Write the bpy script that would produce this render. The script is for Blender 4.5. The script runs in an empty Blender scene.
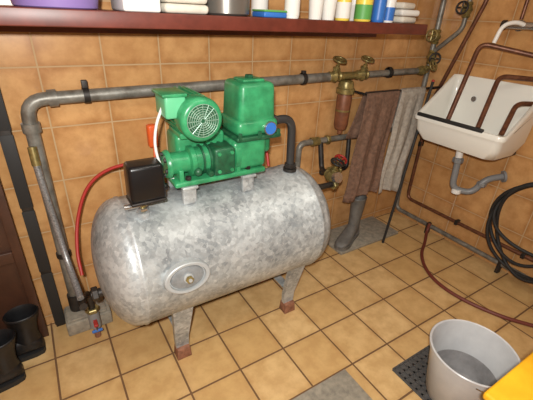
import bpy, bmesh, math, random
from mathutils import Vector, Matrix, noise
random.seed(4)
S=bpy.context.scene
S.view_settings.view_transform='Standard'
COL=bpy.context.collection
# ---------------------------------------------------------------- materials
def lin(c):
    return tuple((x/255/12.92 if x/255<=.04045 else ((x/255+.055)/1.055)**2.4) for x in c)+(1,)
def mat(name,rgb,rough=.5,metal=0,var=0.0,scale=20,rgb2=None,bump=0.0,spec=.5):
    m=bpy.data.materials.new(name); m.use_nodes=True; nt=m.node_tree; b=nt.nodes['Principled BSDF']
    b.inputs['Roughness'].default_value=rough; b.inputs['Metallic'].default_value=metal
    b.inputs['Specular IOR Level'].default_value=spec
    c=lin(rgb); b.inputs['Base Color'].default_value=c
    if var or rgb2:
        tc=nt.nodes.new('ShaderNodeTexCoord'); n=nt.nodes.new('ShaderNodeTexNoise'); n.inputs['Scale'].default_value=scale; n.inputs['Detail'].default_value=5; n.inputs['Roughness'].default_value=.6
        nt.links.new(tc.outputs['Object'],n.inputs['Vector'])
        r=nt.nodes.new('ShaderNodeValToRGB'); r.color_ramp.elements[0].position=.35; r.color_ramp.elements[1].position=.65
        c2=lin(rgb2) if rgb2 else tuple(x*(1-var) for x in c[:3])+(1,)
        r.color_ramp.elements[0].color=c2; r.color_ramp.elements[1].color=c
        nt.links.new(n.outputs['Fac'],r.inputs['Fac']); nt.links.new(r.outputs['Color'],b.inputs['Base Color'])
        if bump:
            bp=nt.nodes.new('ShaderNodeBump'); bp.inputs['Strength'].default_value=bump; bp.inputs['Distance'].default_value=.01
            nt.links.new(n.outputs['Fac'],bp.inputs['Height']); nt.links.new(bp.outputs['Normal'],b.inputs['Normal'])
    return m
def tile_mat(name,axes,off,size,c1,c2,cdark,grout,rough,mort=.007,edge=.5):
    m=bpy.data.materials.new(name); m.use_nodes=True; nt=m.node_tree; L=nt.links.new; b=nt.nodes['Principled BSDF']
    tc=nt.nodes.new('ShaderNodeTexCoord'); sp=nt.nodes.new('ShaderNodeSeparateXYZ'); L(tc.outputs['Object'],sp.inputs[0])
    cb=nt.nodes.new('ShaderNodeCombineXYZ')
    for k in range(2):
        a=nt.nodes.new('ShaderNodeMath'); a.operation='ADD'; a.inputs[1].default_value=-off[k]+size*40
        L(sp.outputs['XYZ'.index(axes[k])],a.inputs[0]); L(a.outputs[0],cb.inputs[k])
    def brick(ms,sm):
        br=nt.nodes.new('ShaderNodeTexBrick'); br.offset=0; br.squash=1
        L(cb.outputs[0],br.inputs['Vector'])
        br.inputs['Scale'].default_value=1; br.inputs['Brick Width'].default_value=size; br.inputs['Row Height'].default_value=size
        br.inputs['Mortar Size'].default_value=ms; br.inputs['Mortar Smooth'].default_value=sm; br.inputs['Bias'].default_value=0
        br.inputs['Color1'].default_value=lin(c1); br.inputs['Color2'].default_value=lin(c2); br.inputs['Mortar'].default_value=lin(grout)
        return br
    br=brick(mort/2,.15); be=brick(.035,1.0)
    n=nt.nodes.new('ShaderNodeTexNoise'); n.inputs['Scale'].default_value=11; n.inputs['Detail'].default_value=6; n.inputs['Roughness'].default_value=.65
    L(tc.outputs['Object'],n.inputs['Vector'])
    r=nt.nodes.new('ShaderNodeMapRange'); r.inputs[1].default_value=.38; r.inputs[2].default_value=.62; r.inputs[3].default_value=.6; r.inputs[4].default_value=0
    L(n.outputs['Fac'],r.inputs[0])
    em=nt.nodes.new('ShaderNodeMath'); em.operation='MULTIPLY'; em.inputs[1].default_value=edge; L(be.outputs['Fac'],em.inputs[0])
    ad=nt.nodes.new('ShaderNodeMath'); ad.operation='ADD'; ad.use_clamp=True; L(em.outputs[0],ad.inputs[0]); L(r.outputs[0],ad.inputs[1])
    inv=nt.nodes.new('ShaderNodeMath'); inv.operation='SUBTRACT'; inv.inputs[0].default_value=1; L(br.outputs['Fac'],inv.inputs[1])
    mu=nt.nodes.new('ShaderNodeMath'); mu.operation='MULTIPLY'; L(ad.outputs[0],mu.inputs[0]); L(inv.outputs[0],mu.inputs[1])
    mx=nt.nodes.new('ShaderNodeMix'); mx.data_type='RGBA'; L(mu.outputs[0],mx.inputs['Factor']); L(br.outputs['Color'],mx.inputs['A']); mx.inputs['B'].default_value=lin(cdark)
    L(mx.outputs['Result'],b.inputs['Base Color'])
    rr=nt.nodes.new('ShaderNodeMapRange'); rr.inputs[3].default_value=rough; rr.inputs[4].default_value=.85; L(br.outputs['Fac'],rr.inputs[0]); L(rr.outputs[0],b.inputs['Roughness'])
    bp=nt.nodes.new('ShaderNodeBump'); bp.inputs['Strength'].default_value=.5; bp.inputs['Distance'].default_value=.003; L(inv.outputs[0],bp.inputs['Height']); L(bp.outputs[0],b.inputs['Normal'])
    return m
M={}
WT=dict(size=.26,c1=(210,162,108),c2=(196,148,94),cdark=(170,120,72),grout=(186,156,116),rough=.25,edge=.5)
M['wb']=tile_mat('wall_tile_back','XZ',(.30,.055),**WT)
M['wr']=tile_mat('wall_tile_side','YZ',(0,.055),**WT)
M['fl']=tile_mat('floor_tile','XY',(.08,-.01),size=.26,c1=(220,186,132),c2=(204,167,111),cdark=(182,142,90),grout=(112,82,54),rough=.28,mort=.010,edge=.3)
M['ceil']=mat('ceiling_paint',(225,222,212),.9)
M['shelf']=mat('shelf_wood',(112,52,40),.4,var=.35,scale=14)
M['dkwood']=mat('dark_wood',(74,46,32),.5,var=.3,scale=10)
M['galvpipe']=mat('galvanised_pipe',(142,140,132),.42,.35,rgb2=(104,100,92),scale=18)
M['green']=mat('green_enamel',(58,154,102),.33,rgb2=(40,118,76),scale=14)
M['dgreen']=mat('green_enamel_dark',(34,94,62),.45,rgb2=(22,66,44),scale=25)
M['lgreen']=mat('green_enamel_light',(96,180,134),.35)
M['grille']=mat('grille_wire',(134,164,146),.35,.3)
M['black']=mat('black_plastic',(18,18,20),.3)
M['bootblack']=mat('boot_leather',(26,26,28),.45,rgb2=(16,16,18),scale=30)
M['rubber']=mat('black_rubber',(34,34,34),.6)
M['gunmetal']=mat('gunmetal_pipe',(66,66,66),.35,.4)
M['iron']=mat('dark_iron',(58,54,50),.5,.4,rgb2=(40,36,34),scale=20)
M['copper']=mat('old_copper',(122,80,58),.38,.4,rgb2=(88,54,40),scale=30)
M['bronze']=mat('filter_bronze',(138,88,60),.5,.15,rgb2=(106,64,44),scale=18)
M['brass']=mat('old_brass',(156,138,84),.35,.5,rgb2=(104,96,62),scale=30)
M['chrome']=mat('chrome',(190,190,190),.2,.9)
M['red']=mat('red_hose',(165,46,40),.45)
M['redbrown']=mat('redbrown_hose',(108,50,40),.5)
M['orange']=mat('orange_plastic',(225,95,40),.4)
M['rust']=mat('rusty_foot',(150,104,80),.7,rgb2=(110,70,52),scale=40)
M['ceramic']=mat('sink_ceramic',(234,234,226),.15)
M['greyplastic']=mat('grey_plastic',(128,130,132),.4)
M['bucket']=mat('bucket_plastic',(200,202,203),.35,rgb2=(186,188,190),scale=8)
M['bucketin']=mat('bucket_stain',(150,148,148),.5,rgb2=(122,120,120),scale=12)
M['concrete']=mat('concrete',(158,150,134),.85,rgb2=(128,122,110),scale=30)
M['matgrey']=mat('mat_rubber',(82,80,78),.75,rgb2=(66,65,64),scale=60)
M['yellow']=mat('yellow_plastic',(245,190,40),.4,rgb2=(232,168,28),scale=6)
M['brown_t']=mat('towel_brown',(128,98,80),.95,rgb2=(98,74,60),scale=45,bump=.6)
M['grey_t']=mat('towel_grey',(178,170,158),.95,rgb2=(148,140,130),scale=45,bump=.6)
M['purple']=mat('purple_plastic',(140,118,178),.35)
M['white']=mat('white_plastic',(232,232,228),.4)
M['offwhite']=mat('offwhite_cloth',(216,210,196),.9,var=.12,scale=25)
M['steel']=mat('pot_steel',(130,126,120),.3,.6)
M['blue']=mat('blue_plastic',(50,110,190),.4)
M['yel2']=mat('detergent_yellow',(232,205,80),.35)
M['labelg']=mat('label_green',(90,160,80),.5)
M['paper']=mat('white_paper',(222,220,214),.8)
M['mesh']=mat('braided_steel',(165,165,165),.35,.5,rgb2=(110,110,110),scale=150)
M['silver']=mat('weld_zinc',(172,176,176),.5,.25)
M['cover']=mat('handhole_zinc',(150,154,156),.45,.3,rgb2=(128,132,134),scale=30)
M['bootgrey']=mat('boot_rubber',(112,110,106),.5,rgb2=(90,88,84),scale=14)
def galv():
    m=bpy.data.materials.new('galvanised_tank'); m.use_nodes=True; nt=m.node_tree; L=nt.links.new; b=nt.nodes['Principled BSDF']
    tc=nt.nodes.new('ShaderNodeTexCoord')
    vo=nt.nodes.new('ShaderNodeTexVoronoi'); vo.inputs['Scale'].default_value=60; L(tc.outputs['Object'],vo.inputs['Vector'])
    n=nt.nodes.new('ShaderNodeTexNoise'); n.inputs['Scale'].default_value=5; n.inputs['Detail'].default_value=9; n.inputs['Roughness'].default_value=.74
    L(tc.outputs['Object'],n.inputs['Vector'])
    sx=nt.nodes.new('ShaderNodeSeparateColor'); L(vo.outputs['Color'],sx.inputs[0])
    a=nt.nodes.new('ShaderNodeMath'); a.operation='MULTIPLY'; a.inputs[1].default_value=.20; L(sx.outputs[0],a.inputs[0])
    s=nt.nodes.new('ShaderNodeMath'); s.operation='ADD'; L(a.outputs[0],s.inputs[0]); L(n.outputs['Fac'],s.inputs[1])
    r=nt.nodes.new('ShaderNodeValToRGB'); r.color_ramp.elements[0].position=.42; r.color_ramp.elements[1].position=.76
    r.color_ramp.elements[0].color=lin((136,142,145)); r.color_ramp.elements[1].color=lin((196,202,203)); L(s.outputs[0],r.inputs[0])
    n2=nt.nodes.new('ShaderNodeTexNoise'); n2.inputs['Scale'].default_value=42; n2.inputs['Detail'].default_value=6; n2.inputs['Roughness'].default_value=.8
    L(tc.outputs['Object'],n2.inputs['Vector'])
    r2=nt.nodes.new('ShaderNodeMapRange'); r2.inputs[1].default_value=.57; r2.inputs[2].default_value=.70; r2.inputs[4].default_value=.75; L(n2.outputs['Fac'],r2.inputs[0])
    mx=nt.nodes.new('ShaderNodeMix'); mx.data_type='RGBA'; L(r2.outputs[0],mx.inputs['Factor']); L(r.outputs[0],mx.inputs['A']); mx.inputs['B'].default_value=lin((224,228,228))
    L(mx.outputs['Result'],b.inputs['Base Color'])
    b.inputs['Metallic'].default_value=.4
    rm=nt.nodes.new('ShaderNodeMapRange'); rm.inputs[3].default_value=.36; rm.inputs[4].default_value=.52; L(sx.outputs[1],rm.inputs[0]); L(rm.outputs[0],b.inputs['Roughness'])
    bp=nt.nodes.new('ShaderNodeBump'); bp.inputs['Strength'].default_value=.12; bp.inputs['Distance'].default_value=.006; L(n.outputs['Fac'],bp.inputs['Height']); L(bp.outputs[0],b.inputs['Normal'])
    return m
M['tank']=galv()
# ---------------------------------------------------------------- geometry helpers
def root(name,loc=(0,0,0)):
    o=bpy.data.objects.new(name,None); o.empty_display_size=.05; o.location=loc; COL.objects.link(o); return o
def fin(bm,name,m,parent=None,smooth=True,angle=40):
    bmesh.ops.recalc_face_normals(bm,faces=bm.faces)
    me=bpy.data.meshes.new(name); bm.to_mesh(me); bm.free()
    o=bpy.data.objects.new(name,me); COL.objects.link(o); me.materials.append(M[m] if isinstance(m,str) else m)
    if smooth:
        me.polygons.foreach_set('use_smooth',[True]*len(me.polygons))
        try: me.set_sharp_from_angle(angle=math.radians(angle))
        except Exception: pass
    if parent:
        o.parent=parent; o.matrix_parent_inverse=Matrix.Translation(-Vector(parent.location))
    return o
def box(name,lo,hi,m,parent=None,bev=0.0,rot=None,seg=3,taper=None):
    lo=Vector(lo); hi=Vector(hi); c=(lo+hi)/2; s=hi-lo
    bm=bmesh.new(); bmesh.ops.create_cube(bm,size=1)
    for v in bm.verts:
        v.co=Vector((v.co.x*s.x,v.co.y*s.y,v.co.z*s.z))
        if taper and v.co.z>0: v.co.x*=taper; v.co.y*=taper
    if bev: bmesh.ops.bevel(bm,geom=bm.edges[:],offset=bev,segments=seg,affect='EDGES',profile=.5)
    if rot: bmesh.ops.rotate(bm,verts=bm.verts,matrix=rot)
    for v in bm.verts: v.co+=c
    return fin(bm,name,m,parent)
def lathe(name,prof,p0,axis,m,parent=None,n=40,cap=True,angle=40):
    p0=Vector(p0); ax=Vector(axis).normalized(); q=ax.to_track_quat('Z','Y'); bm=bmesh.new(); rings=[]
    for d,r in prof:
        if r<1e-5: rings.append([bm.verts.new(p0+ax*d)]); continue
        rings.append([bm.verts.new(p0+q@Vector((r*math.cos(2*math.pi*i/n),r*math.sin(2*math.pi*i/n),d))) for i in range(n)])
    for a,b in zip(rings,rings[1:]):
        for i in range(n):
            j=(i+1)%n
            if len(a)==1 and len(b)==1: continue
            if len(a)==1: bm.faces.new((a[0],b[i],b[j]))
            elif len(b)==1: bm.faces.new((a[i],a[j],b[0]))
            else: bm.faces.new((a[i],a[j],b[j],b[i]))
    if cap:
        for r in (rings[0],rings[-1]):
            if len(r)>2: bm.faces.new(r)
    return fin(bm,name,m,parent,angle=angle)
def cyl(name,p0,p1,r,m,parent=None,n=24,r2=None,bev=.0):
    p0=Vector(p0);p1=Vector(p1); L=(p1-p0).length; r2=r if r2 is None else r2
    if bev: prof=[(0,r-bev),(bev*.3,r-bev*.3),(bev,r),(L-bev,r2),(L-bev*.3,r2-bev*.3),(L,r2-bev)]
    else: prof=[(0,r),(L,r2)]
    return lathe(name,prof,p0,p1-p0,m,parent,n)
def sph(name,c,r,m,parent=None,sc=(1,1,1)):
    bm=bmesh.new(); bmesh.ops.create_uvsphere(bm,u_segments=20,v_segments=12,radius=r)
    for v in bm.verts: v.co=Vector((v.co.x*sc[0],v.co.y*sc[1],v.co.z*sc[2]))+Vector(c)
    return fin(bm,name,m,parent)
def fillet(pts,rad,seg=6):
    P=[Vector(p) for p in pts]; out=[P[0]]
    for a,b,c in zip(P,P[1:],P[2:]):
        u=(a-b);w=(c-b); d=min(rad,u.length*.49,w.length*.49); s=b+u.normalized()*d; e=b+w.normalized()*d
        for i in range(seg+1):
            t=i/seg; out.append(s*(1-t)**2+b*2*t*(1-t)+e*t*t)
    out.append(P[-1]); return out
def catmull(pts,seg=8):
    P=[Vector(p) for p in pts]; P=[P[0]*2-P[1]]+P+[P[-1]*2-P[-2]]; out=[]
    for i in range(1,len(P)-2):
        a,b,c,d=P[i-1:i+3]
        for k in range(seg):
            t=k/seg; out.append(.5*((2*b)+(c-a)*t+(2*a-5*b+4*c-d)*t*t+(3*b-a-3*c+d)*t**3))
    out.append(P[-2]); return out
def sweep(name,path,r,m,parent=None,n=14):
    bm=bmesh.new(); rings=[]; q=None; T=None
    for i,p in enumerate(path):
        t=(path[min(i+1,len(path)-1)]-path[max(i-1,0)]).normalized()
        if q is None: q=t.to_track_quat('Z','Y')
        else: q=T.rotation_difference(t)@q
        T=t
        rings.append([bm.verts.new(p+q@Vector((r*math.cos(2*math.pi*k/n),r*math.sin(2*math.pi*k/n),0))) for k in range(n)])
    for a,b in zip(rings,rings[1:]):
        for k in range(n): bm.faces.new((a[k],a[(k+1)%n],b[(k+1)%n],b[k]))
    bm.faces.new(rings[0]); bm.faces.new(rings[-1])
    return fin(bm,name,m,parent,angle=60)
def pipe(name,pts,r,m,parent=None,rad=.05): return sweep(name,fillet(pts,rad),r,m,parent)
def hose(name,pts,r,m,parent=None): return sweep(name,catmull(pts),r,m,parent,12)
def hexnut(name,c,axis,r,h,m,parent=None):
    a=Vector(axis).normalized(); c=Vector(c); return lathe(name,[(0,r*.9),(h*.15,r),(h*.85,r),(h,r*.9)],c-a*h/2,a,m,parent,n=6,angle=20)
def valve(name,c,axis,up,m,parent,s=1.0,handle='green'):
    c=Vector(c);a=Vector(axis).normalized();u=Vector(up).normalized()
    lathe(name+'_body',[(0,.020*s),(.012*s,.026*s),(.02*s,.02*s),(.045*s,.032*s),(.07*s,.02*s),(.078*s,.026*s),(.09*s,.02*s)],c-a*.045*s,a,m,parent,20)
    cyl(name+'_bonnet',c,c+u*.06*s,.017*s,m,parent,12,r2=.012*s); hexnut(name+'_nut',c+u*.04*s,u,.022*s,.014*s,m,parent)
    cyl(name+'_stem',c+u*.05*s,c+u*.095*s,.006*s,m,parent,8)
    q=u.to_track_quat('Z','Y'); R=.033*s; path=[c+u*.09*s+q@Vector((R*math.cos(t*math.pi/10),R*math.sin(t*math.pi/10),0)) for t in range(21)]
    sweep(name+'_wheel',path,.006*s,handle,parent,8)
    for k in range(2):
        d=q@Vector((math.cos(k*math.pi/2)*R,math.sin(k*math.pi/2)*R,0)); cyl(name+'_spoke%d'%k,c+u*.09*s-d,c+u*.09*s+d,.005*s,handle,parent,8)
def footwear(name,loc,yaw,m,solem,shaft=.3,s=1.0,lean=0.0):
    """heel at loc, toe pointing along yaw: one continuous foot, a sole and a tall open shaft"""
    r=root(name,loc); Rz=Matrix.Rotation(yaw,3,'Z'); L=Vector(loc)
    def W(p): return L+Rz@(Vector(p)*s)
    secs=[(0,.018,.05),(.008,.036,.085),(.04,.045,.115),(.09,.046,.125),(.14,.045,.115),(.19,.050,.088),(.25,.055,.068),(.30,.050,.056),(.335,.034,.044),(.348,.012,.03)]
    n=20; bm=bmesh.new(); rings=[]
    for x,hw,h in secs:
        ring=[]
        for k in range(n):
            t=2*math.pi*k/n; c_,s_=math.cos(t),math.sin(t)
            y=hw*math.copysign(abs(c_)**.75,c_); z=.018+(h-.018)*(.5+.5*math.copysign(abs(s_)**.8,s_))
            ring.append(bm.verts.new(W((x,y,z))))
        rings.append(ring)
    for a,b in zip(rings,rings[1:]):
        for k in range(n): bm.faces.new((a[k],a[(k+1)%n],b[(k+1)%n],b[k]))
    bm.faces.new(rings[0]); bm.faces.new(rings[-1]); fin(bm,'foot',m,r,angle=80)
    out=[(x,hw+.006) for x,hw,h in secs]; pts=[(x,w) for x,w in out]+[(x,-w) for x,w in reversed(out)]
    bm=bmesh.new(); lo=[bm.verts.new(W((x,y,0))) for x,y in pts]; hi=[bm.verts.new(W((x,y,.026))) for x,y in pts]
    for k in range(len(pts)): bm.faces.new((lo[k],lo[(k+1)%len(pts)],hi[(k+1)%len(pts)],hi[k]))
    bm.faces.new(lo); bm.faces.new(hi); fin(bm,'sole',solem,r)
    bm=bmesh.new(); rings=[]
    for z,rx,ry,dx in ((.07,.060,.044,.0),(.13,.056,.045,.0),(.18,.058,.048,-.004),(shaft,.072,.060,-.01+lean),(shaft+.006,.075,.063,-.01+lean),(shaft+.012,.070,.058,-.01+lean),(shaft,.064,.053,-.01+lean),(.18,.050,.040,-.004),(.12,.045,.035,0)):
        rings.append([bm.verts.new(W((.065+dx+rx*math.cos(2*math.pi*k/24),ry*math.sin(2*math.pi*k/24),z))) for k in range(24)])
    for a,b in zip(rings,rings[1:]):
        for k in range(24): bm.faces.new((a[k],a[(k+1)%24],b[(k+1)%24],b[k]))
    bm.faces.new(rings[-1]); fin(bm,'shaft',m,r,angle=80)
    return r
# ---------------------------------------------------------------- room
XL,XR,YB,YF,H=-.75,2.66,0,-3.4,2.45
box('floor',(XL-.1,YF-.1,-.1),(XR+.1,YB+.1,0),'fl')
box('ceiling',(XL-.1,YF-.1,H),(XR+.1,YB+.1,H+.1),'ceil')
box('wall_back',(XL-.1,YB,0),(XR+.1,YB+.1,H),'wb')
box('wall_right',(XR,YF,0),(XR+.1,YB,H),'wr')
box('wall_left',(XL-.1,YF,0),(XL,YB,H),'wr')
box('wall_front',(XL-.1,YF-.1,0),(XR+.1,YF,H),'ceil')
# ---------------------------------------------------------------- shelf and its items
sh=root('wall_shelf',(.6,-.2,1.55))
box('board',(XL+.001,-.38,1.527),(2.03,-.001,1.582),'shelf',sh,.004)
box('cleat',(XL+.001,-.03,1.49),(2.0,-.001,1.527),'shelf',sh,.002)
Z0=1.5825
def sroot(n,x,y=-.25): return root(n,(x,y,Z0))
b=sroot('plastic_basin',.14)
lathe('shell',[(0,.0),(0,.128),(.004,.134),(.14,.160),(.145,.175),(.15,.175),(.147,.156),(.01,.124),(.01,0)],(.137,-.238,Z0),(0,0,1),'purple',b,48,False)
b=sroot('storage_box',.37); box('carton',(.335,-.372,Z0),(.47,-.16,Z0+.16),'white',b,.008); box('lid',(.331,-.376,Z0+.13),(.474,-.156,Z0+.165),'paper',b,.006)
b=sroot('folded_cloths',.56)
for i in range(4): box('cloth_%d'%i,(.485+.003*i,-.37,Z0+.001+i*.035),(.665-.004*i,-.12,Z0+.034+i*.035),'offwhite',b,.014)
b=sroot('cooking_pot',.785); lathe('pot',[(0,0),(0,.088),(.008,.098),(.13,.10),(.134,.106),(.137,.104),(.134,.096),(.01,.092),(.01,0)],(.785,-.275,Z0),(0,0,1),'steel',b,40,False)
pipe('handle_l',[(.685,-.295,Z0+.1),(.67,-.295,Z0+.1),(.67,-.255,Z0+.1),(.685,-.255,Z0+.1)],.005,'steel',b,.015)
pipe('handle_r',[(.885,-.295,Z0+.1),(.905,-.295,Z0+.1),(.905,-.255,Z0+.1),(.885,-.255,Z0+.1)],.005,'steel',b,.015)
b=sroot('sponge_pack',.98); box('sponge',(.92,-.37,Z0),(1.04,-.26,Z0+.022),'blue',b,.006); box('scour_pad',(.92,-.37,Z0+.022),(1.04,-.26,Z0+.030),'labelg',b,.003)
def bottle(nm,x,y,r,h,m,capm,label=None):
    b=sroot(nm,x,y)
    lathe('body',[(0,0),(0,r*.92),(.006,r),(h*.62,r),(h*.74,r*.8),(h*.82,r*.38),(h*.86,r*.38)],(x,y,Z0),(0,0,1),m,b,28,False)
    cyl('cap',(x,y,Z0+h*.85),(x,y,Z0+h),r*.48,capm,b,20,bev=.003)
    if label: lathe('label',[(0,r+.001),(h*.32,r+.001)],(x,y,Z0+h*.05),(0,0,1),label,b,28,False)
    return b
bottle('detergent_bottle',1.085,-.34,.034,.24,'white','white','paper')
bottle('detergent_bottle',1.155,-.24,.030,.22,'white','blue','blue')
bottle('detergent_bottle',1.02,-.16,.040,.24,'offwhite','red','paper')
b=sroot('paper_cup_stack',1.25,-.33)
for k in range(2):
    cx=1.227+.080*k; lathe('cup_%d'%k,[(0,0),(0,.03),(.11,.038),(.112,.04),(.114,.038),(.01,.027),(.01,0)],(cx,-.335,Z0),(0,0,1),'paper',b,28,False)
bottle('spray_bottle',1.40,-.335,.036,.22,'yel2','orange','paper')
bottle('spray_bottle',1.465,-.25,.028,.2,'offwhite','red','orange')
bottle('washing_up_bottle',1.545,-.33,.044,.21,'yel2','yel2','labelg')
bottle('washing_up_bottle',1.60,-.20,.036,.21,'white','red','paper')
bottle('cleaner_bottle',1.655,-.335,.034,.23,'blue','blue','blue')
bottle('cleaner_bottle',1.735,-.33,.032,.2,'white','blue','blue')
bottle('cleaner_bottle',1.77,-.22,.03,.2,'labelg','white','labelg')
b=sroot('rag_pile',1.89)
for i,(dx,dy,dz,ry) in enumerate(((0,0,0,.1),(.01,-.01,.035,-.15),(-.015,.01,.07,.2))):
    box('rag_%d'%i,(1.825+dx,-.35+dy,Z0+dz+.002),(1.96+dx,-.17+dy,Z0+dz+.034),'offwhite' if i!=1 else 'paper',b,.014,rot=Matrix.Rotation(ry,3,'Z'))
b=sroot('drink_can',1.975,-.10); cyl('can',(1.985,-.06,Z0),(1.985,-.06,Z0+.12),.033,'white',b,24,bev=.005); cyl('can_top',(1.985,-.06,Z0+.119),(1.985,-.06,Z0+.123),.025,'chrome',b,24)
# ---------------------------------------------------------------- main water pipe on back wall
wp=root('water_pipe',(0,-.06,1.25)); PX=-.035
pipe('pipe_run',[(PX,-.06,.17),(PX,-.06,1.235),(1.60,-.06,1.26)],.028,'galvpipe',wp,.08)
pipe('pipe_run_right',[(1.84,-.06,1.262),(2.57,-.06,1.27)],.022,'galvpipe',wp)
cyl('elbow_collar_a',(PX+.085,-.06,1.236),(PX+.12,-.06,1.237),.036,'galvpipe',wp); cyl('elbow_collar_b',(PX,-.06,1.10),(PX,-.06,1.14),.036,'galvpipe',wp)
for i,x in enumerate((.20,1.40,2.15)):
    cyl('clamp_%d'%i,(x-.012,-.06,1.238+.014*x),(x+.012,-.06,1.238+.014*x),.035,'iron',wp); cyl('clamp_stud_%d'%i,(x,-.06,1.24),(x,-.004,1.24),.008,'iron',wp,10)
    box('clamp_ear_%d'%i,(x-.012,-.071,1.262),(x+.012,-.049,1.305),'iron',wp,.002)
cyl('clampv',(PX,-.06,.45),(PX,-.06,.475),.034,'iron',wp); cyl('clampv_stud',(PX,-.06,.462),(PX,-.004,.462),.008,'iron',wp,10)
cyl('foot_union',(PX,-.06,.10),(PX,-.06,.2),.036,'iron',wp)
valve('valve_a',(1.645,-.06,1.262),(1,0,0),(0,-.35,1),'brass',wp,1.2,'brass')
valve('valve_b',(1.885,-.06,1.262),(1,0,0),(0,-.35,1),'brass',wp,1.2,'brass')
cyl('head_pipe',(1.66,-.06,1.262),(1.86,-.06,1.262),.024,'brass',wp)
wf=root('water_filter',(1.745,-.08,1.1))
lathe('filter_head',[(0,.035),(.006,.045),(.03,.052),(.045,.052),(.05,.06),(.08,.06),(.085,.05)],(1.745,-.075,1.236),(0,0,-1),'brass',wf)
lathe('filter_bowl',[(0,.045),(.02,.05),(.21,.047),(.235,.038),(.245,.018),(.27,.015),(.275,0)],(1.745,-.075,1.152),(0,0,-1),'bronze',wf)
lathe('filter_band',[(0,.0505),(.012,.0505)],(1.745,-.075,1.05),(0,0,-1),'brass',wf)
bh=root('braided_hose',(-.04,-.15,.7))
hose('braid',[(-.05,-.12,.98),(-.045,-.14,.85),(-.035,-.16,.68),(-.025,-.22,.52),(-.012,-.34,.44),(-.008,-.40,.425)],.015,'mesh',bh)
cyl('braid_clip',(-.05,-.12,.97),(-.05,-.105,1.05),.018,'brass',bh)
# ---------------------------------------------------------------- pressure tank
TY,TZ,TR=-.40,.555,.298
tk=root('pressure_tank',(.76,TY,TZ))
prof=[]
L0,L1,dc=.212,1.14,.14
for i in range(15):
    t=i/14*math.pi/2; prof.append((L0-dc*math.cos(t),TR*math.sin(t)**.9 if i else 0))
prof+= [(L0+.004,TR+.004),(L0+.014,TR+.004),(L0+.02,TR)]
prof+= [(L1-.02,TR),(L1-.014,TR+.004),(L1-.004,TR+.004)]
for i in range(14,-1,-1):
    t=i/14*math.pi/2; prof.append((L1+dc*math.cos(t),TR*math.sin(t)**.9 if i else 0))
lathe('shell',prof,(0,TY,TZ),(1,0,0),'tank',tk,96,False,angle=60)
nrm=Vector((0,-.985,.17)).normalized(); hc=Vector((.39,TY,TZ))+nrm*(TR-.006)
def oval(nm,prof,m):
    o=lathe(nm,prof,(0,0,0),(0,0,1),m,None,48); 
    me=o.data; me.transform(Matrix.Scale(1.45,4,(1,0,0)));
    R=Matrix((Vector((1,0,0)),nrm.cross(Vector((1,0,0))),nrm)).transposed().to_4x4()
    me.transform(Matrix.Translation(hc)@R); o.parent=tk; o.matrix_parent_inverse=Matrix.Translation(-tk.location); return o
oval('handhole_neck',[(-.02,.073),(.010,.070),(.024,.068),(.027,.064),(.026,.055),(.012,.053),(.010,.0)],'silver')
oval('handhole_cover',[(.010,.051),(.018,.049),(.021,.040),(.022,.0)],'cover')
cyl('handhole_boss',hc+nrm*.018,hc+nrm*.030,.022,'silver',tk,24,bev=.003)
cyl('handhole_bolt',hc,hc+nrm*.052,.008,'silver',tk,12); hexnut('handhole_nut',hc+nrm*.040,nrm,.017,.014,'brass',tk)
for i,x in enumerate((.385,1.045)):
    for j,sy in enumerate((-1,1)):
        yf=TY+sy*.155; yt=TY+sy*.21; zt=TZ-math.sqrt(TR**2-.21**2)
        bm=bmesh.new()
        secs=[(yf,.05,.032,.030),(yf,.13,.036,.032),(yt-.005*sy,zt+.0,.048,.035),(yt+.014*sy,zt+.06,.054,.02)]
        rings=[]
        for (y,z,w,d) in secs:
            pr=[(-w,sy*d*.2),(-w,sy*d),(w,sy*d),(w,sy*d*.2),(w-.008,sy*d*.2),(w-.008,sy*(d-.008)),(-w+.008,sy*(d-.008)),(-w+.008,sy*d*.2)]
            rings.append([bm.verts.new((x+a,y-sy*.02+b_,z)) for a,b_ in pr])
        for a,b_ in zip(rings,rings[1:]):
            for k in range(8): bm.faces.new((a[k],a[(k+1)%8],b_[(k+1)%8],b_[k]))
        bm.faces.new(rings[0]); bm.faces.new(rings[-1])
        fin(bm,'leg_%d_%d'%(i,j),'tank',tk)
        box('foot_%d_%d'%(i,j),(x-.038,yf-.035,0),(x+.038,yf+.03,.065),'rust',tk,.004,taper=.86)
    box('leg_tie_%d'%i,(x-.025,TY-.16,.155),(x+.025,TY+.16,.163),'tank',tk,.002)
cyl('port_left',(.035,TY,TZ-.13),(.13,TY,TZ-.13),.022,'iron',tk); hexnut('port_left_nut',(.052,TY,TZ-.13),(1,0,0),.034,.028,'iron',tk)
cyl('port_switch',(.285,-.505,.77),(.285,-.505,.85),.026,'tank',tk)
lathe('port_drain',[(0,.03),(.04,.03),(.045,.038),(.06,.038)],(.30,TY,TZ-TR+.01),(0,0,-1),'iron',tk)
cyl('port_right',(1.22,TY,TZ+.14),(1.33,TY,TZ+.14),.02,'iron',tk)
# ---------------------------------------------------------------- pressure switch
ps=root('pressure_switch',(.305,-.5,.86))
cyl('stem',(.285,-.505,.852),(.29,-.505,.915),.014,'brass',ps,16); hexnut('stem_nut',(.286,-.505,.864),(0,0,1),.024,.014,'chrome',ps)
box('base_plate',(.236,-.555,.900),(.376,-.45,.914),'iron',ps,.005)
box('cover',(.238,-.554,.912),(.378,-.451,1.062),'black',ps,.014,taper=.95)
cyl('tee',(.285,-.505,.882),(.215,-.505,.882),.012,'chrome',ps,12)
sph('gland',(.388,-.50,.94),.014,'black',ps)
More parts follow.
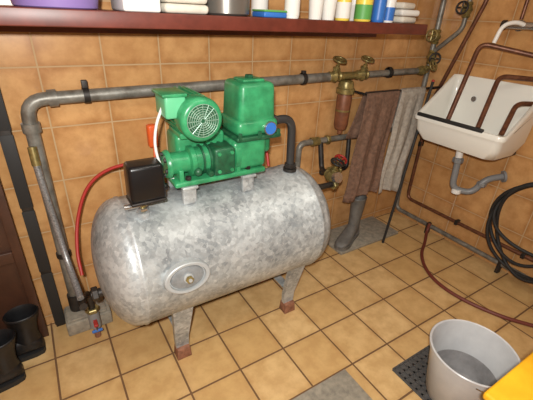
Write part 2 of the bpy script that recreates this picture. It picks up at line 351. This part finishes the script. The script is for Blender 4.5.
# ---------------------------------------------------------------- green piston pump
cp=root('piston_pump',(.68,-.4,.95))
for i,x in enumerate((.49,.78)):
    for sy in (-1,1): box('saddle_%d_%d'%(i,sy),(x-.03,TY+sy*.10-.012,TZ+.2835),(x+.03,TY+sy*.10+.012,.925),'tank',cp,.003)
    box('saddle_top_%d'%i,(x-.035,TY-.125,.912),(x+.035,TY+.125,.925),'tank',cp,.003)
    for sy in (-1,1): hexnut('saddle_bolt_%d_%d'%(i,sy),(x,TY+sy*.10,.955),(0,0,1),.014,.02,'iron',cp)
box('base_casting',(.425,-.52,.925),(.87,-.28,.95),'green',cp,.01)
lathe('pump_barrel',[(0,0),(0,.055),(.012,.062),(.02,.062),(.022,.048),(.10,.046),(.105,.066),(.125,.066),(.13,.058),(.30,.058),(.305,.075),(.33,.075),(.335,.06),(.40,.06)],(.405,-.45,1.015),(1,0,0),'green',cp,36)
for k in range(5): lathe('barrel_rib_%d'%k,[(0,.058),(0,.066),(.008,.066),(.008,.058)],(.56+.032*k,-.45,1.015),(1,0,0),'dgreen',cp,32)
for k in range(6):
    t=k*math.pi/3+.3; hexnut('flange_bolt_%d'%k,(.403,-.45+.045*math.cos(t),1.015+.045*math.sin(t)),(1,0,0),.009,.012,'iron',cp)
box('gear_case',(.47,-.43,.95),(.70,-.29,1.125),'green',cp,.02)
box('valve_chest',(.60,-.535,.955),(.70,-.44,1.08),'dgreen',cp,.014)
for dx in (-.03,.03):
    for dz in (-.04,.04): hexnut('chest_bolt_%g_%g'%(dx,dz),(.65+dx,-.537,1.017+dz),(0,1,0),.009,.012,'green',cp)
for i,x in enumerate((.45,.72)):
    box('foot_web_%d'%i,(x,-.51,.94),(x+.02,-.39,1.0),'green',cp,.005)
sph('oil_knob',(.53,-.515,.985),.018,'dgreen',cp); cyl('drain_plug',(.58,-.50,.975),(.58,-.54,.975),.013,'dgreen',cp,6)
box('crank_housing',(.70,-.51,.95),(.875,-.30,1.09),'green',cp,.022)
box('housing_side',(.85,-.47,1.0),(.925,-.33,1.09),'green',cp,.02)
box('housing_flange',(.715,-.52,1.087),(.945,-.29,1.107),'dgreen',cp,.006)
box('vessel_lower',(.725,-.51,1.105),(.935,-.30,1.175),'green',cp,.022)
box('vessel_tall',(.738,-.50,1.155),(.925,-.31,1.332),'green',cp,.024,taper=.93,seg=4)
box('vessel_cap',(.775,-.455,1.328),(.885,-.355,1.342),'green',cp,.008); hexnut('cap_nut',(.83,-.405,1.348),(0,0,1),.02,.014,'dgreen',cp)
for dx in (-.10,0,.10):
    for sy in (-1,1): hexnut('fl_bolt_%g_%d'%(dx,sy),(.83+dx,-.405+sy*.112,1.112),(0,0,1),.010,.03,'dgreen',cp)
cyl('badge_rim',(.885,-.506,1.135),(.885,-.520,1.135),.032,'chrome',cp,28); cyl('badge',(.885,-.519,1.135),(.885,-.523,1.135),.027,'blue',cp,28)
mx_,mz=.545,1.212
lathe('motor_body',[(0,.0),(0,.06),(.01,.078),(.22,.078),(.23,.07)],(mx_,-.27,mz),(0,-1,0),'green',cp,40)
for k in range(28):
    t=2*math.pi*k/28; c=Vector((math.cos(t),0,math.sin(t))); p=Vector((mx_,0,mz))+c*.082
    box('fin_%d'%k,(p.x-.0022,-.475,p.z-.009),(p.x+.0022,-.29,p.z+.009),'green',cp,0,rot=Matrix.Rotation(math.pi/2-t,3,'Y'))
lathe('fan_cover',[(0,.088),(.065,.090),(.080,.085),(.086,.076),(.087,.068)],(mx_,-.465,mz),(0,-1,0),'green',cp,48,True)
cyl('grille_well',(mx_,-.5515,mz),(mx_,-.5525,mz),.066,'dgreen',cp,40)
for k,r in enumerate((.065,.055,.046,.037,.028,.019,.010)):
    path=[Vector((mx_+r*math.cos(t*math.pi/16),-.553,mz+r*math.sin(t*math.pi/16))) for t in range(33)]
    sweep('grille_ring_%d'%k,path,.0020,'grille',cp,6)
for k in range(16):
    t=k*math.pi/8; c=Vector((math.cos(t),0,math.sin(t))); cyl('grille_rib_%d'%k,Vector((mx_,-.5535,mz))+c*.010,Vector((mx_,-.5535,mz))+c*.066,.0014,'grille',cp,6)
box('terminal_box',(.415,-.50,1.215),(.50,-.37,1.305),'lgreen',cp,.01); box('terminal_lid',(.405,-.505,1.298),(.505,-.365,1.312),'green',cp,.005)
box('motor_foot',(.48,-.46,1.115),(.63,-.31,1.14),'green',cp,.005)
pipe('delivery_bend',[(.93,-.42,1.135),(1.075,-.42,1.145),(1.085,-.42,.858)],.021,'gunmetal',cp,.07)
hexnut('delivery_nut_top',(.965,-.42,1.137),(1,0,0),.032,.022,'iron',cp); cyl('delivery_flange',(1.085,-.42,.856),(1.085,-.42,.872),.036,'iron',cp); hexnut('delivery_nut_low',(1.085,-.42,.885),(0,0,1),.033,.025,'iron',cp)
hose('motor_cable',[(.42,-.44,1.25),(.395,-.43,1.18),(.385,-.42,1.10),(.395,-.42,1.02),(.42,-.44,.96),(.44,-.46,.945)],.006,'white',cp)
h=root('air_hose',(.3,-.25,.9))
hose('tube',[(.02,-.28,.46),(.025,-.22,.56),(.06,-.16,.70),(.13,-.14,.84),(.24,-.16,.92),(.42,-.22,.955),(.60,-.235,.97),(.86,-.235,.965),(.98,-.27,.975),(1.0,-.31,.94),(1.0,-.34,.866)],.008,'red',h)
h=root('wall_socket_plug',(.47,-.05,1.0))
box('plug',(.455,-.05,.95),(.505,-.003,1.07),'orange',h,.012); hose('plug_cable',[(.48,-.04,.96),(.47,-.06,.85),(.46,-.05,.5),(.46,-.05,.2),(.46,-.04,.012)],.006,'orange',h)
# ---------------------------------------------------------------- outlet pipework at right end of tank
vc=root('outlet_pipework',(1.5,-.3,.65))
pipe('branch_run',[(1.42,-.055,.55),(1.42,-.055,.845),(2.56,-.055,.835)],.02,'galvpipe',vc,.05)
cyl('union',(1.52,-.055,.844),(1.58,-.055,.844),.03,'brass',vc); hexnut('nut',(1.66,-.055,.843),(1,0,0),.032,.03,'brass',vc)
pipe('outlet',[(1.332,-.40,.695),(1.48,-.40,.695),(1.60,-.10,.65),(1.60,-.055,.84)],.018,'iron',vc,.04)
valve('valve_c',(1.535,-.27,.675),(0.1,.3,0),(.1,-.3,1),'brass',vc,1.25,'iron')
valve('valve_d',(1.72,-.10,.62),(1,0,0),(0,-.5,1),'brass',vc,1.25,'red')
pipe('link',[(1.60,-.10,.64),(1.60,-.10,.62),(1.84,-.10,.62),(1.86,-.06,.835)],.016,'iron',vc,.04)
hexnut('union_nut',(1.44,-.40,.695),(1,0,0),.034,.03,'brass',vc); cyl('gauge',(1.44,-.41,.74),(1.44,-.435,.75),.032,'chrome',vc,28)
# ---------------------------------------------------------------- left corner pieces
cd=root('cable_duct',(-.12,-.03,.9)); box('duct',(-.155,-.05,0.0),(-.11,-.002,1.485),'iron',cd,.004)
for i in range(4): box('duct_lid_%d'%i,(-.158,-.053,.02+i*.365),(-.107,-.048,.365+i*.365),'rubber',cd,.001)
pb=root('pipe_plinth',(-.03,-.1,.05)); box('block',(-.105,-.16,0),(.12,-.012,.085),'concrete',pb,.008)
box('cap_slab',(-.095,-.15,.085),(.10,-.02,.098),'concrete',pb,.004)
fv=root('drain_valve',(.05,-.25,.1))
pipe('leg',[(-.005,-.42,.39),(-.005,-.34,.37),(.03,-.22,.30),(.03,-.22,.09)],.017,'iron',fv,.04)
cyl('body',(.03,-.22,.075),(.03,-.22,.18),.028,'greyplastic',fv); hexnut('nut',(.03,-.22,.19),(0,0,1),.034,.025,'brass',fv); cyl('spout',(.03,-.22,.0),(.03,-.22,.075),.016,'rust',fv)
box('lever_red',(.02,-.29,.125),(.04,-.245,.14),'red',fv,.003); box('lever_blue',(.005,-.30,.10),(.055,-.29,.115),'blue',fv,.003); cyl('lever_pin',(.03,-.245,.13),(.03,-.30,.11),.005,'chrome',fv,8)
bd=root('leaning_board',(-.33,-.10,.5)); 
box('panel',(-.56,-.075,0),(-.20,-.055,1.15),'dkwood',bd,.004); box('batten',(-.235,-.095,0.0),(-.195,-.075,1.15),'dkwood',bd,.003); box('batten_low',(-.56,-.095,.50),(-.235,-.075,.56),'dkwood',bd,.003)
footwear('work_boot',(-.215,-.165,.001),math.radians(180),'bootblack','rubber',shaft=.25)
footwear('work_boot',(-.31,-.29,.001),math.radians(188),'bootblack','rubber',shaft=.25)
# ---------------------------------------------------------------- towel rail and towels
RY=-.165
tr=root('towel_rail',(2.2,RY,1.16))
cyl('rail',(1.82,RY,1.16),(2.655,RY,1.16),.009,'iron',tr,12); cyl('arm',(1.83,RY,1.16),(1.83,-.003,1.16),.008,'iron',tr,12); cyl('rose',(1.83,-.012,1.16),(1.83,-.001,1.16),.025,'iron',tr)
def towel(nm,x0,x1,b0,b1,zf,zb,m,seed):
    bm=bmesh.new(); nu,nv=36,50; rows=[]; zt=1.174; Ltot=(zt-zf)+(zt-zb)
    for j in range(nv+1):
        s=j/nv*Ltot; row=[]
        for i in range(nu+1):
            u=i/nu
            if s<(zt-zf): z=zf+s; k=(zt-z)/(zt-zf); side=-1
            else: z=zt-(s-(zt-zf)); k=(zt-z)/(zt-zb); side=1
            kk=min(1,(zt-z)/.02); xa=x0+(b0-x0)*k; xb=x1+(b1-x1)*k
            x=xa+(xb-xa)*u+.012*math.sin(z*13+seed)*k
            fold=math.sin(u*15+seed+.8*math.sin(z*5))*.015+math.sin(u*34+seed*2)*.004
            y=RY+side*(.014*kk**.5+.006*k)+fold*(.25+.9*k)*(1 if side<0 else .6)*min(1,k*6)
            if side<0: y-=.02*k
            else: y+=.015*k
            row.append(bm.verts.new((x,y,z-(.02*math.sin(u*5+seed) if j in(0,nv) else 0))))
        rows.append(row)
    for a,b_ in zip(rows,rows[1:]):
        for i in range(nu): bm.faces.new((a[i],a[i+1],b_[i+1],b_[i]))
    o=fin(bm,nm,m,None,angle=180); md=o.modifiers.new('thick','SOLIDIFY'); md.thickness=.006; md.offset=0
    return o
towel('hanging_towel',1.85,2.165,1.765,2.075,.41,.87,'brown_t',1.0)
towel('hanging_towel',2.185,2.445,2.10,2.355,.39,.87,'grey_t',3.4)
bp_=root('broom_handle',(2.28,-.3,.6)); cyl('pole',(2.14,-.33,.0),(2.44,-.222,1.22),.010,'rubber',bp_,12,bev=.003); sph('tip',(2.44,-.222,1.222),.011,'red',bp_)
box('concrete_plinth',(1.72,-.30,0),(2.36,-.001,.025),'concrete',None,.006)
footwear('rubber_boot',(2.03,-.12,.026),math.radians(205),'bootgrey','bootgrey',shaft=.34,s=.98)
# ---------------------------------------------------------------- sink
sk=root('utility_sink',(2.45,-.56,.95))
def rr(cx,cy,hx,hy,r,n=8):
    o=[]
    for sx,sy,a0 in ((1,1,0),(-1,1,90),(-1,-1,180),(1,-1,270)):
        for k in range(n+1):
            a=math.radians(a0+90*k/n); o.append((cx+sx*(hx-r)+r*math.cos(a),cy+sy*(hy-r)+r*math.sin(a)))
    return o
def ztop(x):
    t=max(0,min(1,(x-2.36)/.26)); return 1.02+.25*t*t*(3-2*t)
cx,cy=2.455,-.57; hx,hy=.204,.315
spec=[(-.085,.07,.845,0),(-.05,.06,.85,.0),(-.02,.05,.90,.1),(-.012,.045,.95,.6),(-.012,.045,0,.94),(0,.045,0,.945),(.002,.045,0,.98),(-.004,.04,0,1.0),(-.018,.035,0,1.0),(-.024,.034,0,.985),(-.03,.034,.95,.6),(-.04,.05,.90,.12),(-.065,.06,.875,0),(-.11,.04,.868,0)]
bm=bmesh.new(); rings=[]
for off,r,zl,s in spec:
    ring=[]
    for (x,y) in rr(cx,cy,hx+off,hy+off,r):
        x=min(x,2.657); zt=ztop(x)
        z=(zl*(1-s)+zt*s if zl else zt-(1-s)*.6)
        ring.append(bm.verts.new((x,y,z)))
    rings.append(ring)
N=len(rings[0])
for a,b_ in zip(rings,rings[1:]):
    for k in range(N): bm.faces.new((a[k],a[(k+1)%N],b_[(k+1)%N],b_[k]))
bm.faces.new(rings[0]); bm.faces.new(rings[-1])
fin(bm,'basin',M['ceramic'],sk,angle=50)
cyl('plug_ring',(2.43,-.56,.868),(2.43,-.56,.873),.035,'chrome',sk,28); cyl('plug_hole',(2.43,-.56,.872),(2.43,-.56,.8745),.022,'black',sk,24)
cyl('overflow',(2.612,-.45,1.13),(2.618,-.45,1.13),.018,'chrome',sk,20)
box('edge_strip',(2.246,-.76,1.012),(2.268,-.29,1.036),'rubber',sk,.006)
for i,y in enumerate((-.32,-.8)): box('bracket_%d'%i,(2.42,y-.015,.83),(2.658,y+.015,.85),'iron',sk,.003)
cyl('drain_tail',(2.43,-.56,.847),(2.43,-.57,.765),.024,'white',sk)
pipe('grate_tube_a',[(2.29,-.50,1.03),(2.50,-.45,1.49),(2.64,-.74,1.44),(2.657,-.78,1.43)],.015,'copper',sk,.06)
pipe('grate_tube_b',[(2.28,-.71,1.03),(2.50,-.63,1.315),(2.657,-.80,1.31)],.015,'copper',sk,.05)
pipe('grate_tube_c',[(2.29,-.85,1.03),(2.48,-.79,1.18),(2.657,-.88,1.18)],.015,'copper',sk,.05)
tp=root('sink_drain_trap',(2.47,-.6,.7))
hexnut('nut_a',(2.43,-.57,.745),(0,0,1),.036,.035,'greyplastic',tp)
pipe('u_bend',[(2.43,-.57,.760),(2.44,-.58,.53),(2.52,-.69,.52),(2.55,-.73,.64),(2.657,-.80,.67)],.022,'greyplastic',tp,.06)
hexnut('nut_b',(2.544,-.722,.60),(0,0,1),.032,.03,'greyplastic',tp); cyl('rose',(2.645,-.79,.665),(2.657,-.80,.668),.04,'greyplastic',tp)
lathe('bottle_cap',[(0,.032),(.03,.032),(.035,.026)],(2.455,-.61,.535),(0,0,-1),'white',tp)
# ---------------------------------------------------------------- wall tap and riser pipes on right wall
wt=root('wall_tap',(2.6,-.6,1.6))
for i,y in enumerate((-.72,-.58)):
    cyl('inlet_%d'%i,(2.657,y,1.60),(2.58,y,1.60),.016,'chrome',wt); cyl('rose_%d'%i,(2.645,y,1.60),(2.657,y,1.60),.032,'chrome',wt)
cyl('mixer',(2.58,-.77,1.60),(2.58,-.53,1.60),.022,'chrome',wt,24,bev=.005)
pipe('spout',[(2.58,-.65,1.60),(2.52,-.62,1.62),(2.45,-.58,1.60),(2.43,-.57,1.50)],.012,'white',wt,.04)
for i,y in enumerate((-.78,-.52)):
    cyl('knob_%d'%i,(2.58,y-.012,1.60),(2.58,y+.012,1.60),.028,'iron',wt,20,bev=.004)
ri=root('riser_pipes',(2.6,-.1,1.2))
pipe('riser_a',[(2.60,-.045,2.44),(2.60,-.045,.12)],.019,'galvpipe',ri)
pipe('riser_b',[(2.63,-.34,2.44),(2.63,-.34,1.75),(2.63,-.12,1.02),(2.63,-.12,.20),(2.63,-3.3,.20)],.014,'copper',ri,.06)
pipe('riser_c',[(2.63,-.22,2.44),(2.63,-.22,1.56),(2.60,-.06,1.40)],.016,'galvpipe',ri,.04)
pipe('floor_run',[(2.60,-.045,.2),(2.60,-.06,.075),(2.60,-3.3,.075)],.018,'galvpipe',ri,.05)
pipe('feed',[(2.64,-.58,2.44),(2.64,-.58,1.635)],.011,'copper',ri)
for i,(p,a,u) in enumerate((((2.60,-.05,1.50),(0,0,1),(-1,-.3,.1)),((2.63,-.22,1.68),(0,0,1),(-1,-.2,.1)),((2.50,-.065,1.27),(1,0,0),(0,-1,.5)),((2.60,-.05,1.36),(0,0,1),(-.8,-1,0)))):
    valve('rvalve_%d'%i,p,a,u,'brass',ri,1.1,'iron' if i%2 else 'brass')
for i,(y,z) in enumerate(((-.6,.2),(-1.1,.2),(-.12,.7))): box('clip_%d'%i,(2.612,y-.012,z-.02),(2.657,y+.012,z+.02),'iron',ri,.003)
for i,y in enumerate((-.4,-1.0)): box('fclip_%d'%i,(2.578,y-.012,.0),(2.622,y+.012,.098),'iron',ri,.003)
# ---------------------------------------------------------------- coiled garden hose
gh=root('coiled_hose',(2.57,-1.15,.5))
pts=[]
for k in range(0,4*16+1):
    t=k/16*2*math.pi; ay=.21+.09*math.sin(k*.11)**2+.02*math.sin(k*.37); az=.285+.05*math.sin(k*.13)
    pts.append((2.53+.022*math.sin(t*1.7+k*.3),-1.13+ay*math.sin(t)+.02*math.sin(k*.31),.755-az+az*math.cos(t)))
hose('coil',pts,.0115,'rubber',gh)
cyl('hook',(2.657,-1.13,.735),(2.495,-1.13,.735),.012,'iron',gh,12); cyl('hook_tip',(2.50,-1.13,.735),(2.49,-1.13,.80),.012,'iron',gh,12)
fhh=root('floor_hose',(2.1,-.9,.02))
hose('tube',[(2.575,-.42,.11),(2.55,-.43,.04),(2.44,-.50,.013),(2.27,-.60,.013),(2.14,-.74,.013),(2.08,-.90,.013),(2.09,-1.08,.013),(2.16,-1.27,.013),(2.26,-1.42,.013),(2.38,-1.62,.013)],.012,'redbrown',fhh)
# ---------------------------------------------------------------- floor items
dm=root('drain_mat',(1.5,-1.4,.005)); box('sheet',(1.27,-1.60,0),(1.75,-1.18,.006),'matgrey',dm,.002)
for k in range(13): box('rib_x_%d'%k,(1.275,-1.59+.0335*k,.006),(1.745,-1.58+.0335*k,.011),'matgrey',dm)
for k in range(14): box('rib_y_%d'%k,(1.28+.0345*k,-1.595,.006),(1.29+.0345*k,-1.185,.011),'matgrey',dm)
box('floor_hatch',(.70,-1.60,0),(1.06,-1.055,.006),'concrete',None,.002)
bk=root('bucket',(1.45,-1.42,.011)); BX,BY=1.43,-1.43
lathe('pail',[(0,0),(0,.132),(.006,.138),(.27,.174),(.272,.182),(.292,.185),(.298,.186),(.302,.182),(.298,.176),(.27,.169),(.012,.13),(.012,0)],(BX,BY,.0112),(0,0,1),'bucket',bk,64,False)
lathe('residue',[(0,0),(0,.130),(.12,.146),(.121,.145),(.004,.128),(.004,0)],(BX,BY,.0242),(0,0,1),'bucketin',bk,48,False)
hp=[]
for k in range(25):
    t=math.pi*k/24; hp.append(Vector((BX+.190*math.cos(t)*math.cos(.6),BY+.190*math.cos(t)*math.sin(.6),.29))+Vector((.10*math.sin(t),-.158*math.sin(t),-.04*math.sin(t))))
sweep('wire_handle',hp,.003,'chrome',bk,8)
yc=root('yellow_crate',(1.35,-1.85,.2))
ZC=.52
box('wall_a',(1.08,-1.68,0),(1.70,-1.66,ZC),'yellow',yc,.006); box('wall_b',(1.08,-2.06,0),(1.70,-2.04,ZC),'yellow',yc,.006)
box('wall_c',(1.08,-2.05,0),(1.10,-1.67,ZC),'yellow',yc,.006); box('wall_d',(1.68,-2.05,0),(1.70,-1.67,ZC),'yellow',yc,.006); box('base',(1.09,-2.05,.0),(1.69,-1.67,.02),'yellow',yc)
box('lid',(1.03,-2.08,ZC),(1.72,-1.622,ZC+.03),'yellow',yc,.01)
# ---------------------------------------------------------------- light
cl=root('ceiling_lamp',(1.0,-1.5,2.4)); 
em=bpy.data.materials.new('lamp_diffuser'); em.use_nodes=True; e=em.node_tree.nodes['Principled BSDF']; e.inputs['Emission Color'].default_value=(1,.93,.8,1); e.inputs['Emission Strength'].default_value=2
box('housing',(.4,-1.58,2.405),(1.6,-1.42,2.449),'white',cl,.01); box('diffuser',(.42,-1.57,2.37),(1.58,-1.43,2.41),em,cl,.015)
def area(n,loc,tgt,size,e,col,sy=None):
    l=bpy.data.lights.new(n,'AREA'); l.energy=e; l.color=col; l.size=size
    if sy: l.shape='RECTANGLE'; l.size_y=sy
    o=bpy.data.objects.new(n,l); COL.objects.link(o); o.location=loc; o.rotation_euler=(Vector(tgt)-Vector(loc)).to_track_quat('-Z','Y').to_euler(); return o
area('ceiling_light',(1.0,-1.5,2.35),(1.0,-1.45,0),1.1,8,(1,.94,.84),.3)
area('camera_flash',(-.08,-1.93,1.74),(1.1,-.3,.75),.05,46,(1,.98,.94))
w=bpy.data.worlds.new('world'); S.world=w; w.use_nodes=True; w.node_tree.nodes['Background'].inputs[0].default_value=(1,.95,.88,1); w.node_tree.nodes['Background'].inputs[1].default_value=.3
# ---------------------------------------------------------------- camera
X=Vector((1.747,.427,-1)).normalized(); Y=Vector((-.702,.551,-1)); Y=(Y-X*Y.dot(X)).normalized(); Z=X.cross(Y)
cam=bpy.data.cameras.new("camera"); o=bpy.data.objects.new("camera",cam); COL.objects.link(o)
o.matrix_world=Matrix.Translation((0,-1.87,1.6))@Matrix((X,Y,Z)).to_4x4(); S.camera=o
cam.sensor_width=36; cam.lens=363/533*36; cam.clip_start=.02
